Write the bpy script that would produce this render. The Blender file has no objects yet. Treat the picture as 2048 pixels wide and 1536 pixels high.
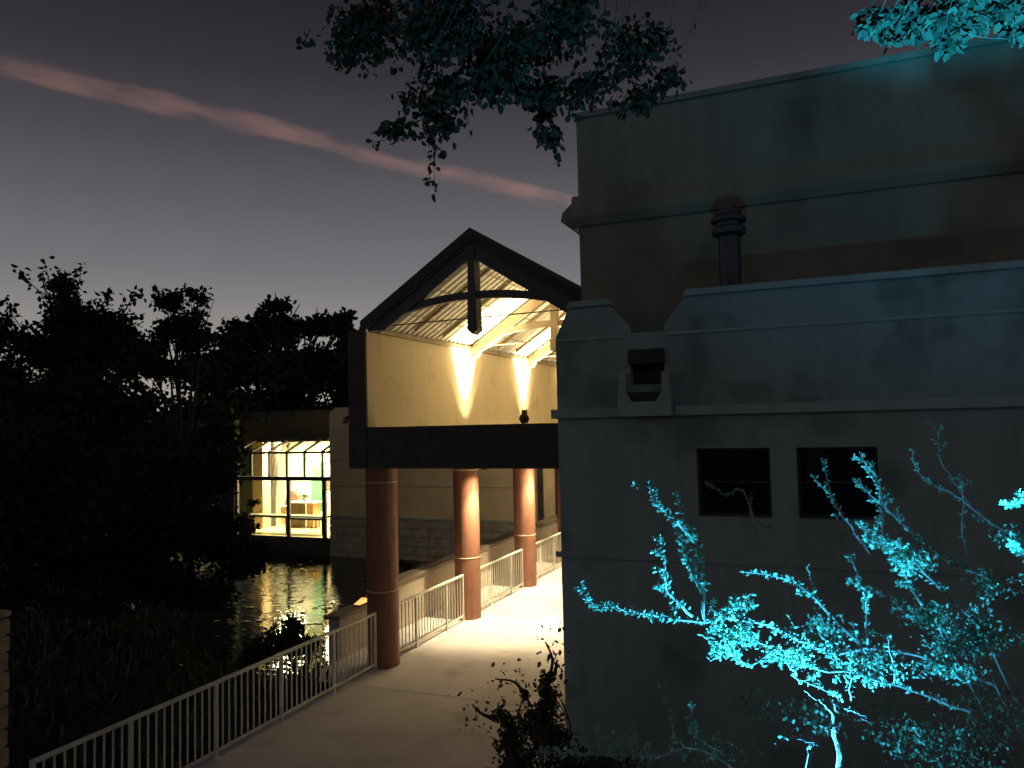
import bpy, math, random
import numpy as np
from math import radians, sin, cos, pi, sqrt, tan
from mathutils import Vector, Matrix
from mathutils.geometry import tessellate_polygon
random.seed(7); rng = np.random.default_rng(7)
S = bpy.context.scene
COL = S.collection

# ------------------------------------------------------------------ camera
YAW, PITCH, ROLL, FPX, EYE = radians(22.4), radians(3.0), radians(1.34), 1530.0, 4.5
_r = np.array([cos(YAW), sin(YAW), 0]); _f0 = np.array([-sin(YAW), cos(YAW), 0]); _u0 = np.array([0, 0, 1.0])
FW = _f0*cos(PITCH) + _u0*sin(PITCH); _u = _u0*cos(PITCH) - _f0*sin(PITCH)
RT = _r*cos(ROLL) - _u*sin(ROLL); UP = _u*cos(ROLL) + _r*sin(ROLL)
CAM = np.array([0, 0, EYE])
def at(x, y, D):            # a place in the world, surveyed by bearing in the photograph and its distance
    return CAM + (FW + RT*(x-1024)/FPX - UP*(y-768)/FPX)*D
cd = bpy.data.cameras.new('camera'); cam = bpy.data.objects.new('camera', cd); COL.objects.link(cam)
m = Matrix(((RT[0], UP[0], -FW[0], 0), (RT[1], UP[1], -FW[1], 0), (RT[2], UP[2], -FW[2], EYE), (0, 0, 0, 1)))
cam.matrix_world = m
cd.sensor_width = 36; cd.lens = 36*FPX/2048; cd.clip_end = 60000; cd.clip_start = 0.05
S.camera = cam

# ------------------------------------------------------------------ world: dusk sky
W = bpy.data.worlds.new('World'); S.world = W; W.use_nodes = True
nt = W.node_tree; N = nt.nodes; L = nt.links
bg = N['Background']
tc = N.new('ShaderNodeTexCoord'); sx = N.new('ShaderNodeSeparateXYZ'); L.new(tc.outputs['Generated'], sx.inputs[0])
cr = N.new('ShaderNodeValToRGB'); L.new(sx.outputs['Z'], cr.inputs[0])
el = cr.color_ramp.elements
stops = [(0.0, (.42, .37, .28)), (.06, (.34, .305, .255)), (.115, (.275, .252, .226)), (.19, (.168, .159, .162)), (.27, (.108, .102, .109)),
         (.34, (.066, .061, .068)), (.42, (.033, .0305, .036)), (.50, (.0175, .0165, .021)), (1.0, (.014, .0138, .019))]
el[0].position, el[0].color = stops[0][0], (*stops[0][1], 1)
el[1].position, el[1].color = stops[-1][0], (*stops[-1][1], 1)
for p, c in stops[1:-1]:
    e = el.new(p); e.color = (c[0]*1.04, c[1]*1.06, c[2]*1.11, 1)
# the glow of the set sun sits to the left; the sky fades a little away from it
vm = N.new('ShaderNodeVectorMath'); vm.operation = 'DOT_PRODUCT'; vm.inputs[1].default_value = (-.72, .69, 0)
L.new(tc.outputs['Generated'], vm.inputs[0])
mr = N.new('ShaderNodeMapRange'); mr.inputs[1].default_value = -1; mr.inputs[2].default_value = 1
mr.inputs[3].default_value = .8; mr.inputs[4].default_value = 1.03
# opposite the sunset the mauve twilight arch stands over the horizon
c2 = N.new('ShaderNodeValToRGB'); L.new(sx.outputs['Z'], c2.inputs[0]); e2 = c2.color_ramp.elements
e2[0].position, e2[0].color = 0.0, (.18, .17, .205, 1); e2[1].position, e2[1].color = 1.0, (.014, .0138, .019, 1)
for p, c in ((.18, (.21, .20, .245)), (.38, (.14, .134, .17)), (.65, (.055, .054, .07))):
    e = e2.new(p); e.color = (*c, 1)
mz = N.new('ShaderNodeMix'); mz.data_type = 'RGBA'; L.new(cr.outputs[0], mz.inputs[6]); L.new(c2.outputs[0], mz.inputs[7])
bk = N.new('ShaderNodeMapRange'); bk.interpolation_type = 'SMOOTHSTEP'; bk.inputs[1].default_value = .25; bk.inputs[2].default_value = -.75
L.new(vm.outputs['Value'], bk.inputs[0]); L.new(bk.outputs[0], mz.inputs['Factor'])
L.new(vm.outputs['Value'], mr.inputs[0]); L.new(mz.outputs[2], bg.inputs[0]); L.new(mr.outputs[0], bg.inputs[1])

# the sun is under the horizon: it reaches the high contrail, the ground shades everything below
SUN_AZ, SUN_EL = radians(48), radians(-2.0)      # azimuth left of +Y
sd = bpy.data.lights.new('sun', 'SUN'); sun = bpy.data.objects.new('sun', sd); COL.objects.link(sun)
sd.energy = 4.0; sd.angle = radians(.5); sd.color = (1, .30, .19)
to_sun = Vector((-sin(SUN_AZ)*cos(SUN_EL), cos(SUN_AZ)*cos(SUN_EL), sin(SUN_EL)))
sun.rotation_euler = to_sun.to_track_quat('Z', 'Y').to_euler()
S.view_settings.view_transform = 'Standard'; S.view_settings.look = 'None'
S.view_settings.exposure = 0; S.view_settings.gamma = 1
S.render.engine = 'CYCLES'
S.cycles.use_denoising = True
S.cycles.max_bounces = 8; S.cycles.diffuse_bounces = 5; S.cycles.transparent_max_bounces = 16
S.cycles.sample_clamp_indirect = 6; S.cycles.caustics_reflective = False; S.cycles.caustics_refractive = False

# ------------------------------------------------------------------ materials
MAT = {}
def mat(name, color, rough=.8, metal=0, var=.15, vscale=3.0, bump=0, bscale=40, emit=None, es=0, spec=.5, streak=False, coat=0):
    M = bpy.data.materials.new(name); M.use_nodes = True; MAT[name] = M
    n = M.node_tree.nodes; l = M.node_tree.links; b = n['Principled BSDF']
    b.inputs['Roughness'].default_value = rough; b.inputs['Metallic'].default_value = metal
    b.inputs['Specular IOR Level'].default_value = spec; b.inputs['Coat Weight'].default_value = coat
    t = n.new('ShaderNodeTexCoord')
    nz = n.new('ShaderNodeTexNoise'); nz.inputs['Scale'].default_value = vscale; nz.inputs['Detail'].default_value = 6
    nz.inputs['Roughness'].default_value = .62
    mp = n.new('ShaderNodeMapping'); l.new(t.outputs['Object'], mp.inputs[0]); l.new(mp.outputs[0], nz.inputs['Vector'])
    if streak: mp.inputs['Scale'].default_value = (1, 1, .18)
    r = n.new('ShaderNodeValToRGB'); l.new(nz.outputs['Fac'], r.inputs[0])
    r.color_ramp.elements[0].position = .3; r.color_ramp.elements[1].position = .72
    r.color_ramp.elements[0].color = (*[c*(1-var) for c in color], 1)
    r.color_ramp.elements[1].color = (*[min(1, c*(1+var)) for c in color], 1)
    l.new(r.outputs[0], b.inputs['Base Color'])
    if bump:
        nb = n.new('ShaderNodeTexNoise'); nb.inputs['Scale'].default_value = bscale; nb.inputs['Detail'].default_value = 5
        l.new(t.outputs['Object'], nb.inputs['Vector'])
        bp = n.new('ShaderNodeBump'); bp.inputs['Strength'].default_value = bump; bp.inputs['Distance'].default_value = .02
        l.new(nb.outputs['Fac'], bp.inputs['Height']); l.new(bp.outputs[0], b.inputs['Normal'])
    if emit:
        b.inputs['Emission Color'].default_value = (*emit, 1); b.inputs['Emission Strength'].default_value = es
    return M
def leafmat(name, c0, c1, trans=.35, rough=.5):
    M = bpy.data.materials.new(name); M.use_nodes = True; MAT[name] = M
    n = M.node_tree.nodes; l = M.node_tree.links; b = n['Principled BSDF']; out = n['Material Output']
    g = n.new('ShaderNodeNewGeometry'); nz = n.new('ShaderNodeTexWhiteNoise'); nz.noise_dimensions = '1D'
    l.new(g.outputs['Random Per Island'], nz.inputs['W'])
    mx = n.new('ShaderNodeMix'); mx.data_type = 'RGBA'; l.new(nz.outputs['Value'], mx.inputs['Factor'])
    mx.inputs[6].default_value = (*c0, 1); mx.inputs[7].default_value = (*c1, 1)
    l.new(mx.outputs[2], b.inputs['Base Color']); b.inputs['Roughness'].default_value = rough
    tr = n.new('ShaderNodeBsdfTranslucent'); l.new(mx.outputs[2], tr.inputs[0])
    ms = n.new('ShaderNodeMixShader'); ms.inputs[0].default_value = trans
    l.new(b.outputs[0], ms.inputs[1]); l.new(tr.outputs[0], ms.inputs[2]); l.new(ms.outputs[0], out.inputs['Surface'])
    return M
mat('stucco', (.26, .335, .30), .92, var=.16, vscale=1.3, bump=.5, bscale=55, streak=True)  # teal in the base colour stands in for cyan light on the wall
mat('stucco_upper', (.24, .22, .155), .92, var=.2, vscale=.9, bump=.5, bscale=55, streak=True)
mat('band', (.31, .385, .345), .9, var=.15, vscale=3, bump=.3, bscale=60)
mat('tan_plaster', (.66, .53, .34), .9, var=.07, vscale=1.2, bump=.18, bscale=45, streak=True)
mat('tan_stucco_far', (.62, .48, .30), .92, var=.14, vscale=1.2, bump=.3, bscale=30)
mat('block', (.34, .31, .25), .95, var=.28, vscale=4, bump=.6, bscale=30)
mat('mortar', (.38, .35, .29), .95, var=.2, vscale=12)
mat('dark_beam', (.06, .052, .038), .8, var=.25, vscale=2.5, bump=.2, bscale=30)
mat('dark_steel', (.07, .068, .062), .55, var=.2, vscale=6, bump=.1)
mat('truss_inner', (.30, .24, .16), .6, var=.15, vscale=5, bump=.1)
mat('roof_deck', (.80, .76, .66), .5, metal=.0, var=.08, vscale=4, bump=.05)
mat('roof_top', (.05, .048, .046), .7, var=.2, vscale=3)
mat('terracotta', (.235, .10, .064), .62, var=.13, vscale=4, bump=.25, bscale=35)
mat('ring', (.62, .46, .36), .6, var=.1)
mat('rail_paint', (.62, .58, .50), .45, var=.12, vscale=10, bump=.1, bscale=60)
mat('concrete', (.50, .465, .485), .85, var=.12, vscale=.9, bump=.3, bscale=28)
mat('lowwall', (.36, .30, .235), .9, var=.15, vscale=1.5, bump=.35, bscale=40)
mat('lowcap', (.16, .13, .10), .8, var=.2, vscale=4, bump=.2)
mat('soil', (.050, .042, .030), .98, var=.4, vscale=2, bump=.8, bscale=9)
mat('bark', (.30, .27, .24), .9, var=.3, vscale=14, bump=.5, bscale=60)
mat('bark_dark', (.075, .06, .048), .95, var=.3, vscale=6, bump=.6, bscale=25)
mat('glass_dark', (.008, .009, .011), .22, var=.1, spec=.08)
mat('frame_dark', (.028, .026, .022), .6, var=.2, vscale=9)
mat('vent_metal', (.07, .072, .075), .5, metal=.5, var=.2, vscale=7)
mat('scupper_dark', (.035, .035, .04), .8, var=.2)
mat('stone', (.36, .26, .15), .95, var=.3, vscale=7, bump=.8, bscale=18)
mat('fixture', (.10, .095, .085), .5, metal=.4, var=.15)
mat('lens_warm', (.9, .8, .6), .3, emit=(1, .78, .45), es=12)
mat('lens_cyan', (.2, .7, .9), .3, emit=(.02, .62, 1), es=25)
mat('orange_glow', (.9, .5, .2), .4, emit=(1, .42, .10), es=1.6)  # self-lit orange, paints the warm light on the low wall's cap
mat('owl_brown', (.14, .11, .075), .9, var=.45, vscale=26, bump=.6, bscale=70)
mat('owl_eye', (.5, .4, .1), .3)
mat('room_white', (.80, .74, .58), .8, var=.04)
mat('room_floor', (.62, .50, .30), .35, var=.08, vscale=2)
mat('room_beige', (.70, .52, .28), .8, var=.07)
mat('room_olive', (.16, .17, .085), .85, var=.18)
mat('room_green', (.11, .30, .17), .75, var=.2, vscale=2)
mat('room_teal', (.05, .13, .12), .75, var=.2, vscale=2)
mat('counter', (.14, .13, .075), .6, var=.2)
mat('table_white', (.82, .80, .72), .5, var=.03)
mat('wood_dark', (.12, .075, .035), .6, var=.25, vscale=9)
mat('wood_orange', (.38, .21, .09), .6, var=.2)
mat('red_cloth', (.25, .13, .09), .85, var=.3, vscale=12)
mat('plate', (.75, .73, .66), .4, var=.05)
mat('ceiling_lamp', (.9, .85, .7), .5, emit=(1, .86, .58), es=9)
leafmat('leaf_bush', (.14, .30, .21), (.28, .48, .34), .25)
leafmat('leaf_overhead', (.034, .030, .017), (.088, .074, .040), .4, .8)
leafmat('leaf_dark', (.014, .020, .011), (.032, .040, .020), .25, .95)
leafmat('leaf_shrub', (.030, .045, .016), (.085, .095, .035), .35)
leafmat('grass_blade', (.04, .05, .022), (.10, .10, .05), .3)
leafmat('lily', (.10, .115, .045), (.20, .19, .09), .15, .22)

# stained wall: dark mould blotches in the stucco
def add_blotch(name, sc, lo, hi, amt, stretch=(1, 1, 1)):
    M = MAT[name]; n = M.node_tree.nodes; l = M.node_tree.links; b = n['Principled BSDF']
    src = b.inputs['Base Color'].links[0].from_socket
    t = n.new('ShaderNodeTexCoord'); nz = n.new('ShaderNodeTexNoise'); nz.inputs['Scale'].default_value = sc; nz.inputs['Detail'].default_value = 9
    mp = n.new('ShaderNodeMapping'); mp.inputs['Scale'].default_value = stretch; l.new(t.outputs['Object'], mp.inputs[0]); l.new(mp.outputs[0], nz.inputs['Vector'])
    mr = n.new('ShaderNodeMapRange'); mr.inputs[1].default_value = lo; mr.inputs[2].default_value = hi
    mr.inputs[3].default_value = 1; mr.inputs[4].default_value = 1-amt
    l.new(nz.outputs['Fac'], mr.inputs[0])
    mx = n.new('ShaderNodeMix'); mx.data_type = 'RGBA'; mx.blend_type = 'MULTIPLY'; mx.inputs['Factor'].default_value = 1
    l.new(src, mx.inputs[6]); l.new(mr.outputs[0], mx.inputs[7]); l.new(mx.outputs[2], b.inputs['Base Color'])
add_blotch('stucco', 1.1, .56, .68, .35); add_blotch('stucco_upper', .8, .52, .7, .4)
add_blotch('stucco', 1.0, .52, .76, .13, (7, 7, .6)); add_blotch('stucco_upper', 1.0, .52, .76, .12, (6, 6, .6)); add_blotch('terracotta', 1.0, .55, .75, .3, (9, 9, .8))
add_blotch('concrete', 1.6, .55, .7, .22); add_blotch('tan_plaster', 1.7, .58, .72, .16)

def glassmat():
    M = bpy.data.materials.new('pane_glass'); M.use_nodes = True; MAT['pane_glass'] = M
    n = M.node_tree.nodes; l = M.node_tree.links; out = n['Material Output']; n.remove(n['Principled BSDF'])
    t = n.new('ShaderNodeBsdfTransparent'); t.inputs[0].default_value = (.90, .95, .90, 1)
    g = n.new('ShaderNodeBsdfGlossy'); g.inputs['Roughness'].default_value = .03
    f = n.new('ShaderNodeFresnel'); f.inputs[0].default_value = 1.45
    s = n.new('ShaderNodeMixShader'); l.new(f.outputs[0], s.inputs[0]); l.new(t.outputs[0], s.inputs[1]); l.new(g.outputs[0], s.inputs[2])
    l.new(s.outputs[0], out.inputs[0])
glassmat()
def watermat():
    M = bpy.data.materials.new('pond_water'); M.use_nodes = True; MAT['pond_water'] = M
    n = M.node_tree.nodes; l = M.node_tree.links; b = n['Principled BSDF']
    b.inputs['Base Color'].default_value = (.008, .010, .007, 1); b.inputs['Roughness'].default_value = .035; b.inputs['IOR'].default_value = 1.33
    b.inputs['Specular IOR Level'].default_value = 1.0
    t = n.new('ShaderNodeTexCoord'); mp = n.new('ShaderNodeMapping'); l.new(t.outputs['Object'], mp.inputs[0])
    mp.inputs['Rotation'].default_value = (0, 0, YAW)
    mp.inputs['Scale'].default_value = (1.0, 2.2, 1)
    a = n.new('ShaderNodeTexNoise'); a.inputs['Scale'].default_value = 2.3; a.inputs['Detail'].default_value = 4; l.new(mp.outputs[0], a.inputs['Vector'])
    bb = n.new('ShaderNodeTexNoise'); bb.inputs['Scale'].default_value = .22; l.new(t.outputs['Object'], bb.inputs['Vector'])
    mr = n.new('ShaderNodeMapRange'); mr.inputs[1].default_value = .4; mr.inputs[2].default_value = .6; l.new(bb.outputs[0], mr.inputs[0])
    mr.inputs[3].default_value = .25; mr.inputs[4].default_value = 1
    mu = n.new('ShaderNodeMath'); mu.operation = 'MULTIPLY'; l.new(a.outputs[0], mu.inputs[0]); l.new(mr.outputs[0], mu.inputs[1])
    bp = n.new('ShaderNodeBump'); bp.inputs['Strength'].default_value = .8; bp.inputs['Distance'].default_value = .05
    l.new(mu.outputs[0], bp.inputs['Height']); l.new(bp.outputs[0], b.inputs['Normal'])
watermat()

# ------------------------------------------------------------------ mesh helpers
class MB:
    def __init__(s): s.v = []; s.f = []; s.smooth = False
    def poly(s, pts):
        k = len(s.v); s.v += [tuple(map(float, p)) for p in pts]; s.f.append(tuple(range(k, k+len(pts)))); return s
    def box(s, x0, x1, y0, y1, z0, z1):
        k = len(s.v)
        s.v += [(x, y, z) for z in (z0, z1) for (x, y) in ((x0, y0), (x1, y0), (x1, y1), (x0, y1))]
        s.f += [tuple(k+i for i in q) for q in ((3, 2, 1, 0), (4, 5, 6, 7), (0, 1, 5, 4), (1, 2, 6, 5), (2, 3, 7, 6), (3, 0, 4, 7))]
        return s
    def prism(s, pts2, axis, a, b, holes=()):   # 2D outline (+holes) run along axis from a to b
        def P(p, t):
            return {'y': (p[0], t, p[1]), 'x': (t, p[0], p[1]), 'z': (p[0], p[1], t)}[axis]
        loops = [list(pts2)] + [list(h) for h in holes]
        flat = [p for lp in loops for p in lp]
        tri = tessellate_polygon([[Vector((p[0], p[1], 0)) for p in lp] for lp in loops])
        for t in (a, b):
            k = len(s.v); s.v += [P(p, t) for p in flat]; s.f += [tuple(k+i for i in q) for q in tri]
        for lp in loops:
            n = len(lp)
            for i in range(n): s.poly([P(lp[i], a), P(lp[(i+1) % n], a), P(lp[(i+1) % n], b), P(lp[i], b)])
        return s
    def tube(s, pts, rad, n=6, caps=True):
        pts = [Vector(p) for p in pts]
        if not hasattr(rad, '__len__'): rad = [rad]*len(pts)
        k0 = len(s.v); ref = None
        for i, p in enumerate(pts):
            d = (pts[min(i+1, len(pts)-1)] - pts[max(i-1, 0)]).normalized()
            if ref is None: ref = d.orthogonal().normalized()
            ref = (ref - d*ref.dot(d)); ref = ref.normalized() if ref.length > 1e-6 else d.orthogonal().normalized()
            b = d.cross(ref)
            for j in range(n):
                a = 2*pi*j/n; s.v.append(tuple(p + (ref*cos(a)+b*sin(a))*rad[i]))
        for i in range(len(pts)-1):
            for j in range(n):
                s.f.append((k0+i*n+j, k0+i*n+(j+1) % n, k0+(i+1)*n+(j+1) % n, k0+(i+1)*n+j))
        if caps:
            s.f.append(tuple(k0+j for j in reversed(range(n)))); s.f.append(tuple(k0+(len(pts)-1)*n+j for j in range(n)))
        return s
    def lathe(s, prof, cx=0, cy=0, n=24, caps=True):   # prof: (radius, z)
        k0 = len(s.v)
        for r, z in prof:
            for j in range(n): s.v.append((cx+r*cos(2*pi*j/n), cy+r*sin(2*pi*j/n), z))
        for i in range(len(prof)-1):
            for j in range(n): s.f.append((k0+i*n+j, k0+i*n+(j+1) % n, k0+(i+1)*n+(j+1) % n, k0+(i+1)*n+j))
        if caps:
            s.f.append(tuple(k0+j for j in reversed(range(n)))); s.f.append(tuple(k0+(len(prof)-1)*n+j for j in range(n)))
        return s
    def mesh(s, name, m):
        me = bpy.data.meshes.new(name); me.from_pydata(s.v, [], s.f); me.materials.append(MAT[m]); me.update()
        if s.smooth: me.polygons.foreach_set('use_smooth', [True]*len(me.polygons))
        return me
    def build(s, name, m, parent=None, bevel=0, smooth=False):
        s.smooth = smooth
        o = bpy.data.objects.new(name, s.mesh(name, m)); link(o, parent)
        if bevel:
            md = o.modifiers.new('bevel', 'BEVEL'); md.width = bevel; md.segments = 2; md.limit_method = 'ANGLE'; md.angle_limit = radians(40)
        if smooth:
            try: o.data.set_sharp_from_angle(angle=radians(40))
            except Exception: pass
        return o
def link(o, parent=None):
    COL.objects.link(o)
    if parent is not None:
        o.parent = parent
        loc = Vector(parent.location) if parent.type == 'EMPTY' else Vector((0, 0, 0))   # mesh parents already sit in world coordinates
        if o.type == 'MESH' and not o.get('local'): o.matrix_parent_inverse = Matrix.Translation(-loc)
def tag(o, label=None, cat=None, group=None, kind=None):
    for k, v in (('label', label), ('category', cat), ('group', group), ('kind', kind)):
        if v: o[k] = v
    return o
def thing(name, label, cat, loc, group=None):
    o = bpy.data.objects.new(name, None); COL.objects.link(o); o.location = loc; o.empty_display_size = .2
    return tag(o, label, cat, group)
def copy_tree(o, parent=None, dl=None):
    c = o.copy(); COL.objects.link(c)
    if parent is not None: c.parent = parent
    if dl is not None: c.location = Vector(o.location) + Vector(dl)
    for ch in o.children: copy_tree(ch, c)
    return c
def clean(pts, sm=4):                      # Catmull-Rom smoothing
    P = [Vector(p) for p in pts]; P = [2*P[0]-P[1]] + P + [2*P[-1]-P[-2]]; out = []
    for i in range(1, len(P)-2):
        for j in range(sm):
            t = j/sm; a, b, c, d = P[i-1:i+3]
            out.append(.5*((2*b) + (c-a)*t + (2*a-5*b+4*c-d)*t*t + (3*b-a-3*c+d)*t**3))
    out.append(P[-2]); return out

# leaves: rhombic, slightly folded; many of them as one mesh
def leaf_arrays(cen, dirs, size, width=.5, fold=.18):
    n = len(cen); cen = np.asarray(cen, float); d = np.asarray(dirs, float); d /= np.linalg.norm(d, axis=1)[:, None]+1e-9
    a = rng.normal(size=(n, 3)); s = np.cross(d, a); s /= np.linalg.norm(s, axis=1)[:, None]+1e-9
    up = np.cross(s, d); L_ = np.asarray(size, float).reshape(-1, 1)*np.ones((n, 1))
    v = np.empty((n, 6, 3))
    v[:, 0] = cen; v[:, 1] = cen + d*L_*.34 + s*L_*width*.5 + up*L_*fold; v[:, 2] = cen + d*L_*.70 + s*L_*width*.42 + up*L_*fold*.7
    v[:, 3] = cen + d*L_; v[:, 4] = cen + d*L_*.70 - s*L_*width*.42 + up*L_*fold*.7; v[:, 5] = cen + d*L_*.34 - s*L_*width*.5 + up*L_*fold
    return v
def leaf_obj(name, v, m, parent=None, kind='stuff', label=None):
    n = len(v); me = bpy.data.meshes.new(name)
    V = v.reshape(-1, 3); me.vertices.add(len(V)); me.vertices.foreach_set('co', V.ravel())
    base = np.arange(n)[:, None]*6
    quads = np.concatenate([base+np.array([[0, 1, 2, 3]]), base+np.array([[0, 3, 4, 5]])], axis=1).reshape(-1)
    me.loops.add(len(quads)); me.loops.foreach_set('vertex_index', quads.astype(np.int32))
    me.polygons.add(2*n); me.polygons.foreach_set('loop_start', (np.arange(2*n)*4).astype(np.int32))
    me.polygons.foreach_set('loop_total', np.full(2*n, 4, np.int32))
    me.materials.append(MAT[m]); me.update(calc_edges=True); me.validate()
    o = bpy.data.objects.new(name, me); link(o, parent)
    if kind: o['kind'] = kind
    return o
def rnd_dirs(n, bias=(0, 0, 0)):
    d = rng.normal(size=(n, 3)) + np.array(bias); return d
def cloud(c, rad, n, nsub=10, spread=.42):          # leaf positions in a lumpy ellipsoid
    c = np.asarray(c); rad = np.asarray(rad)
    sub = rng.normal(size=(nsub, 3)); sub /= np.linalg.norm(sub, axis=1)[:, None]; sub *= rng.uniform(.25, .8, (nsub, 1))
    k = rng.integers(0, nsub, n); p = sub[k] + rng.normal(size=(n, 3))*spread*.55
    return c + p*rad*.86
# single leaves as parts sharing one mesh
def leaf_proto(name, m, width=.5):
    v = leaf_arrays(np.zeros((1, 3)), np.array([[1., 0, 0]]), [1.0], width); me = bpy.data.meshes.new(name)
    me.from_pydata([tuple(p) for p in v[0]], [], [(0, 1, 2, 3), (0, 3, 4, 5)]); me.materials.append(MAT[m]); return me
def leaf_parts(me, cen, dirs, size, parent):
    inv = Matrix.Translation(-Vector(parent.location))
    for c, d, s in zip(cen, dirs, size):
        o = bpy.data.objects.new('leaf', me); COL.objects.link(o); o.parent = parent; o.matrix_parent_inverse = inv
        q = Vector(d).to_track_quat('X', 'Z') @ Matrix.Rotation(random.uniform(0, 6.28), 3, 'X').to_quaternion()
        o.rotation_mode = 'QUATERNION'; o.rotation_quaternion = q; o.location = c; o.scale = (s, s, s)

# ------------------------------------------------------------------ terrain, water
ZW = -1.2
def smooth(a, b, x):
    t = np.clip((x-a)/(b-a), 0, 1); return t*t*(3-2*t)
def ground_z(X, Y):
    X = np.asarray(X, float); Y = np.asarray(Y, float)
    z = -0.16*np.ones_like(X)
    pond = smooth(-9.3, -12.5, X)*smooth(9.0, 15.5, Y + .18*(X+12))*smooth(31.5, 29.2, Y)*smooth(-25, -22.8, X)*smooth(-.2, 1.2, (Y-16.5)-.55*(-15.5-X)+1.5)
    low = smooth(-8.35, -11.5, X)
    z = z - .62*low - 1.5*pond
    hill = 2.75*(1-smooth(2.0, 7.2, np.sqrt(np.maximum(X-.6, -.6*(X-.6))**2*.75 + np.maximum(Y, 0)**2)))
    z = z + hill*smooth(-6.5, -1.5, X)
    rough = .06*np.sin(X*1.7+Y*.6)+.05*np.sin(Y*2.1-X*.9)
    return z + rough*smooth(-8.6, -10, X)
def terrain():
    xs = np.concatenate([np.linspace(-2500, -90, 9), np.linspace(-80, -30, 20), np.linspace(-29, 12, 110), np.linspace(14, 60, 12), np.linspace(90, 2500, 9)])
    ys = np.concatenate([np.linspace(-2500, -60, 8), np.linspace(-40, -6, 8), np.linspace(-5, 36, 110), np.linspace(38, 90, 12), np.linspace(140, 2500, 9)])
    X, Y = np.meshgrid(xs, ys); Z = ground_z(X, Y)
    v = np.stack([X, Y, Z], -1).reshape(-1, 3); nx = len(xs)
    f = [(j*nx+i, j*nx+i+1, (j+1)*nx+i+1, (j+1)*nx+i) for j in range(len(ys)-1) for i in range(nx-1)]
    b = MB(); b.v = [tuple(p) for p in v]; b.f = f
    tag(b.build('ground', 'soil', smooth=True), kind='structure')
terrain()
b = MB(); b.poly([(-70, 7, ZW), (-9.6, 7, ZW), (-9.6, 28.8, ZW), (-70, 28.8, ZW)])
tag(b.build('water', 'pond_water'), kind='structure')

# walkway deck
wk = MB().prism([(-8.21, 3.2), (-3.315, 3.2), (-3.315, 40), (-8.99, 40), (-8.99, 12.6), (-8.21, 12.6)], 'z', -.3, -.03).build('walkway', 'concrete'); tag(wk, kind='structure')
ys = [3.2, 7.7, 11.55, 15.2, 18.9, 22.6, 26.3, 40]
for y0, y1 in zip(ys[:-1], ys[1:]):
    xl = -8.22 if y1 < 12.6 else -9.0
    MB().box(xl, -3.31, y0+.004, y1-.004, -.029, 0).build('slab', 'concrete', wk, bevel=.006)
# ------------------------------------------------------------------ covered walkway (gabled roof on columns)
XR, ZR, SL = -5.66, 7.76, .65          # ridge and slope
XL, XRR = -7.84, -3.34
def rz(x): return ZR - SL*abs(x-XR)
G = thing('covered_walkway', 'tan walled canopy with open gabled roof on terracotta columns over the lit walkway', 'canopy', (-5.67, 12, 0))
COLY = [12.7, 16.4, 20.1, 23.8]
for k, y in enumerate(COLY):
    b = MB(); b.lathe([(.302, 0), (.302, 3.75)], -8.0, y, 40)
    c = b.build('column', 'terracotta', G, smooth=True)
    for z in (1.41, 3.45):
        b = MB(); b.lathe([(.302, z-.011), (.307, z-.008), (.307, z+.008), (.302, z+.011)], -8.0, y, 40, caps=False); b.build('joint_ring', 'ring', c, smooth=True)
b = MB().box(-8.2, -7.83, 12.0, 27.6, 3.752, 6.27); b.build('side_wall', 'tan_plaster', G, bevel=.01)
b = MB().box(-8.205, -7.828, 11.93, 11.998, 3.748, 6.30); b.build('shaded_end', 'dark_beam', G, bevel=.006)  # dark facing paints the shade on the side wall's end
b = MB().box(-7.826, XRR, 11.95, 12.34, 3.75, 4.503); b.build('front_beam', 'dark_beam', G, bevel=.008)
b = MB().box(-8.0, -7.76, 12.35, 27.6, 6.272, 6.36); b.build('eave_beam', 'truss_inner', G, bevel=.006)
# roof: corrugated sheets laid side by side on both slopes, topped by a dark skin
y = 11.99; SW = .62
while y < 27.5:
    for sgn in (-1, 1):
        xe = XL-.06 if sgn < 0 else XRR
        b = MB(); prof = []
        n = 3; w = SW-.012
        for i in range(n):
            a = w*i/n; p = w/n
            prof += [(y+a, 0), (y+a+p*.36, 0), (y+a+p*.46, .045), (y+a+p*.90, .045)]
        prof.append((y+w, 0))
        x0 = XR - .0*sgn if sgn < 0 else XR
        for i in range(len(prof)-1):
            (ya, ha), (yb, hb) = prof[i], prof[i+1]
            b.poly([(xe, ya, rz(xe)+ha), (XR, ya, ZR+ha), (XR, yb, ZR+hb), (xe, yb, rz(xe)+hb)])
        b.build('roof_sheet', 'roof_deck', G)
    y += SW
for sgn in (-1, 1):
    xe = XL-.10 if sgn < 0 else XRR
    d = .06
    b = MB(); pts = [(xe, rz(xe)+d), (XR, ZR+d), (XR, ZR+d+.13), (xe, rz(xe)+d+.13)]
    b.prism(pts, 'y', 11.95, 27.7); b.build('roof_skin', 'roof_top', G)
    pts = [(xe, rz(xe)-.03), (XR, ZR-.03), (XR, ZR+d-.002), (xe, rz(xe)+d-.002)]
    b = MB(); b.prism(pts, 'y', 11.945, 11.985); b.build('rake_board', 'dark_beam', G)
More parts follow.
